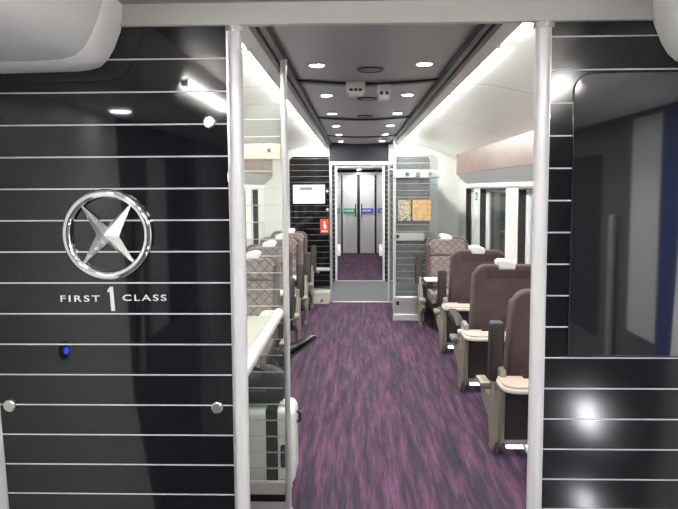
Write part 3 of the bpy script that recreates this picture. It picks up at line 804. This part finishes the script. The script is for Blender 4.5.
# ------------------------------------------------------------------ entrance vestibule around the camera
struct(MB().box(-1.3, 1.45, -1.6, NP, 2.02, 2.1).build('ceiling_vestibule', M['vest_ceiling']), 'brown grey ceiling of the entrance vestibule', 'ceiling')
def cover(side, X, ln):
    prof = [(.638, 2.03), (.640, 1.985), (.648, 1.955), (.665, 1.915), (.682, 1.888), (.702, 1.871), (.73, 1.864), (.76, 1.861), (1.02, 1.856), (1.04, 1.90), (1.04, 2.03)]
    b = MB()
    for y0, y1 in ((-1.55, 1.413), (1.418, NP - .001)): b.prism([(X(d), z) for d, z in prof], 'y', y0, y1, .003, 2)
    prof2 = [(.65, 2.03), (.66, 1.96), (.70, 1.89), (.76, 1.87), (1.02, 1.864), (1.02, 2.03)]
    b.prism([(X(d), z) for d, z in prof2], 'y', 1.40, 1.43)
    struct(b.build('trim_door_cover_' + side, M['bulge'], smooth=50), ln, 'trim')
cover('left', lambda d: .07 - d, 'rounded white door cover box at the top left')
cover('right', lambda d: .07 + d, 'rounded white door cover box at the top right')
# side walls follow the slanting panel edge
for side, sg in (('left', -1), ('right', 1)):
    X = lambda d: .07 + sg * d
    pf = [(.88, 0), (.990, .73), (1.012, 1.4), (1.03, 1.86), (1.14, 1.86), (1.14, 0)]
    b = MB(); b.prism([(X(d), z) for d, z in pf], 'y', .98 if sg > 0 else .62, NP + T, .004)
    struct(b.build('wall_door_pillar_' + side, M['bulge']), 'pale pillar between the %s outer door and the striped panel' % side, 'wall')
    b = MB(); b.prism([(X(d), z) for d, z in pf], 'y', -1.6, -.72, .004)
    struct(b.build('wall_vestibule_' + side, M['midgrey']), 'grey vestibule wall behind the %s outer door' % side, 'wall')
    r = thing('door_%d' % (3 if sg < 0 else 4), 'navy and grey outer sliding door on the %s of the vestibule' % side, 'door', (X(1.06), -.05, 0)); r['kind'] = 'structure'
    off = r.location; x0, x1 = sorted((X(1.05), X(1.09)))
    q = MB(); q.box(x0, x1, -.70, .97 if sg > 0 else .60, 0.01, .86); q.box(x0, x1, -.70, -.60, .86, 1.86); q.box(x0, x1, .22, .97 if sg > 0 else .60, .86, 1.86); q.box(x0, x1, -.60, .22, 1.72, 1.86)
    q.build('leaf', M['leafgrey'], r, off=off)
    if sg > 0: MB().box(x0 - .004, x1 + .004, .78, .965, .87, 1.85, .002).build('blue_panel', M['navy'], r, off=off)
    q = MB(); q.box(x0 - .004, x1 + .004, *((.53, .77) if sg > 0 else (-.07, .21)), .98 if sg > 0 else .87, 1.84 if sg > 0 else 1.72, .002); q.build('grey_panel', M['midgrey'], r, off=off)
    q = MB(); q.box(x0 + .01, x1 - .01, -.60, .22 if sg > 0 else -.07, .86, 1.72); q.build('glass', M['blackgloss'], r, off=off)
    gx = X(1.03)
    MB().tube([(gx, .40, .75), (gx, .40, 1.45)], .016, 14).build('handle', M['steel'], r, off=off)
struct(MB().box(-1.3, 1.45, -1.66, -1.60, 0, 2.1).build('wall_vestibule_back', M['rail_mid']), 'dark grey wall behind the camera', 'wall')
r = thing('door_button', 'door button with a blue light on the left door pillar', 'button', (-.935, 1.19, 1.06))
MB().tube([(-.02, 0, 0), (.012, 0, 0)], .028, 20).build('bezel', M['black'], r)
MB().tube([(.010, 0, 0), (.016, 0, 0)], .011, 16).build('light', M['blue_led'], r)
# vestibule lamps; strips added on the covers, the left for a reflected streak
for side, x in (('left', -.574), ('right', .714)):
    r = thing('strip_light', 'slim strip lamp added along the corner of the %s door cover' % side, 'strip light', (x, .71, 1.925))
    MB().box(-.012, .012, -.40, .28, -.012, .012, .004).build('tube', M['strip_v'], r)
    for y in (-.412, .28): MB().box(-.013, .013, y, y + .012, -.013, .013, .003).build('end_cap', M['white'], r)
r = thing('added_fill_lamp', 'large round fill lamp added in the middle of the vestibule ceiling', 'lamp', (.08, .15, 2.02))  # unseen lamp, added to brighten the white door covers
MB().tube([(0, 0, -.02), (0, 0, 0)], .14, 32).build('lens', mat('added_fill_lens', (1, 1, 1), .4, emit=(1, .99, .97), estr=85), r)
MB().torus((0, 0, -.008), .145, .012, 'z', 40, 8).build('rim', M['steel'], r)
r = thing('spot_lamp', 'small round lamp under the left door cover', 'lamp', (-.85, .85, 1.86))
MB().tube([(0, 0, -.012), (0, 0, .004)], .035, 20).build('lens', M['down_v'], r)
MB().torus((0, 0, -.004), .036, .006, 'z', 24, 8).build('rim', M['steel'], r)
for i, (x, y) in enumerate(((-.2, .7), (.34, .7), (-.2, -.7), (.34, -.7))):
    r = thing('downlight', 'round lamp in the vestibule ceiling, %s' % ['front left', 'front right', 'rear left', 'rear right'][i], 'downlight', (x, y, 2.02), group='vestibule lamps')
    MB().torus((0, 0, 0), .056, .006, 'z', 24, 8).build('rim', M['steel'], r)
    MB().tube([(0, 0, -.004), (0, 0, .004)], .050, 20).build('lens', M['down_v'], r)
M['step'] = mat('added_glow_lens', (1, 1, 1), .4, emit=(.95, .95, 1), estr=60)  # unseen lamps, added for the soft blobs reflected in the right panel
for z, lab, rad in ((.48, 'round white lamp added low on the right outer door', .065), (.05, 'small round white lamp added at the foot of the right outer door', .04)):
    r = thing('added_glow_lamp', lab, 'lamp', (1.12, .18, z))
    MB().tube([(.0, 0, 0), (-.022, 0, 0)], rad, 24).build('lens', M['step'], r)
    MB().tube([(.0, 0, 0), (-.012, 0, 0)], rad * 1.2, 24).build('bezel', M['steel'], r)

# ------------------------------------------------------------------ outside the windows: platform wall
M['platwall'] = mat('platform_wall', (.2, .2, .2), .8)
n = NT(M['platwall']); v, o = n.xyz()
c = n.ramp(n.math('DIVIDE', o[2], 3.), [(0, (.20, .17, .14)), (.24, (.17, .15, .13)), (.27, (.07, .09, .10)), (.33, (.12, .15, .17)), (.35, (.40, .38, .30)), (.43, (.34, .32, .26)), (.46, (.07, .085, .10)), (1, (.05, .055, .06))])
pn = n.noise(v, 3.2, 4, (1, 1, .7))
n.link(n.mix(n.math('MULTIPLY', pn, .7), c, (.10, .11, .13)), n.b.inputs['Base Color'])
for side, sg in (('left', -1), ('right', 1)):
    x0, x1 = sorted((XC + sg * 3.4, XC + sg * 3.5))
    struct(MB().box(x0, x1, -2, 24, -.2, 3.2).build('wall_platform_' + side, M['platwall']), 'blurred station wall seen outside the %s windows' % side, 'wall')
    x0, x1 = sorted((XC + sg * 1.55, XC + sg * 3.5))
    struct(MB().box(x0, x1, -2, 24, -.3, -.05).build('floor_platform_' + side, M['concrete']), 'grey platform outside the %s windows' % side, 'floor')
    x0, x1 = sorted((XC + sg * 1.9, XC + sg * 3.5))
    struct(MB().box(x0, x1, -2, 24, 3.0, 3.1).build('ceiling_platform_' + side, M['concrete']), 'platform canopy outside the %s windows' % side, 'ceiling')
    r = thing('strip_light', 'long platform lamp outside the %s windows' % side, 'strip light', (XC + sg * 2.9, 8, 2.998))
    MB().box(-.06, .06, -8, 14, -.05, 0).build('tube', mat('platform_lamp', (1, 1, 1), .4, emit=(1, .97, .92), estr=42), r)

# ------------------------------------------------------------------ world, camera, view
w = bpy.data.worlds.new('W'); S.world = w; w.use_nodes = True
w.node_tree.nodes['Background'].inputs[0].default_value = (.5, .55, .6, 1)
w.node_tree.nodes['Background'].inputs[1].default_value = .05
cd = bpy.data.cameras.new('camera'); cam = bpy.data.objects.new('camera', cd); C.objects.link(cam)
F_PX = 620.
cd.sensor_fit = 'HORIZONTAL'; cd.sensor_width = 36; cd.lens = F_PX * 36 / 678
cd.shift_x = -.0003; cd.shift_y = -.0242
p, yaw, roll = math.radians(4.61), math.atan(17 / F_PX), math.radians(.3)
cam.matrix_world = Matrix.Translation((0, 0, 1.57)) @ Matrix.Rotation(yaw, 4, 'Z') @ Matrix.Rotation(PI / 2 - p, 4, 'X') @ Matrix.Rotation(-roll, 4, 'Z')
cd.clip_start = .05
S.camera = cam
vs = S.view_settings
vs.view_transform = 'Standard'; vs.look = 'None'; vs.gamma = 1; vs.use_curve_mapping = False
vs.exposure = .62
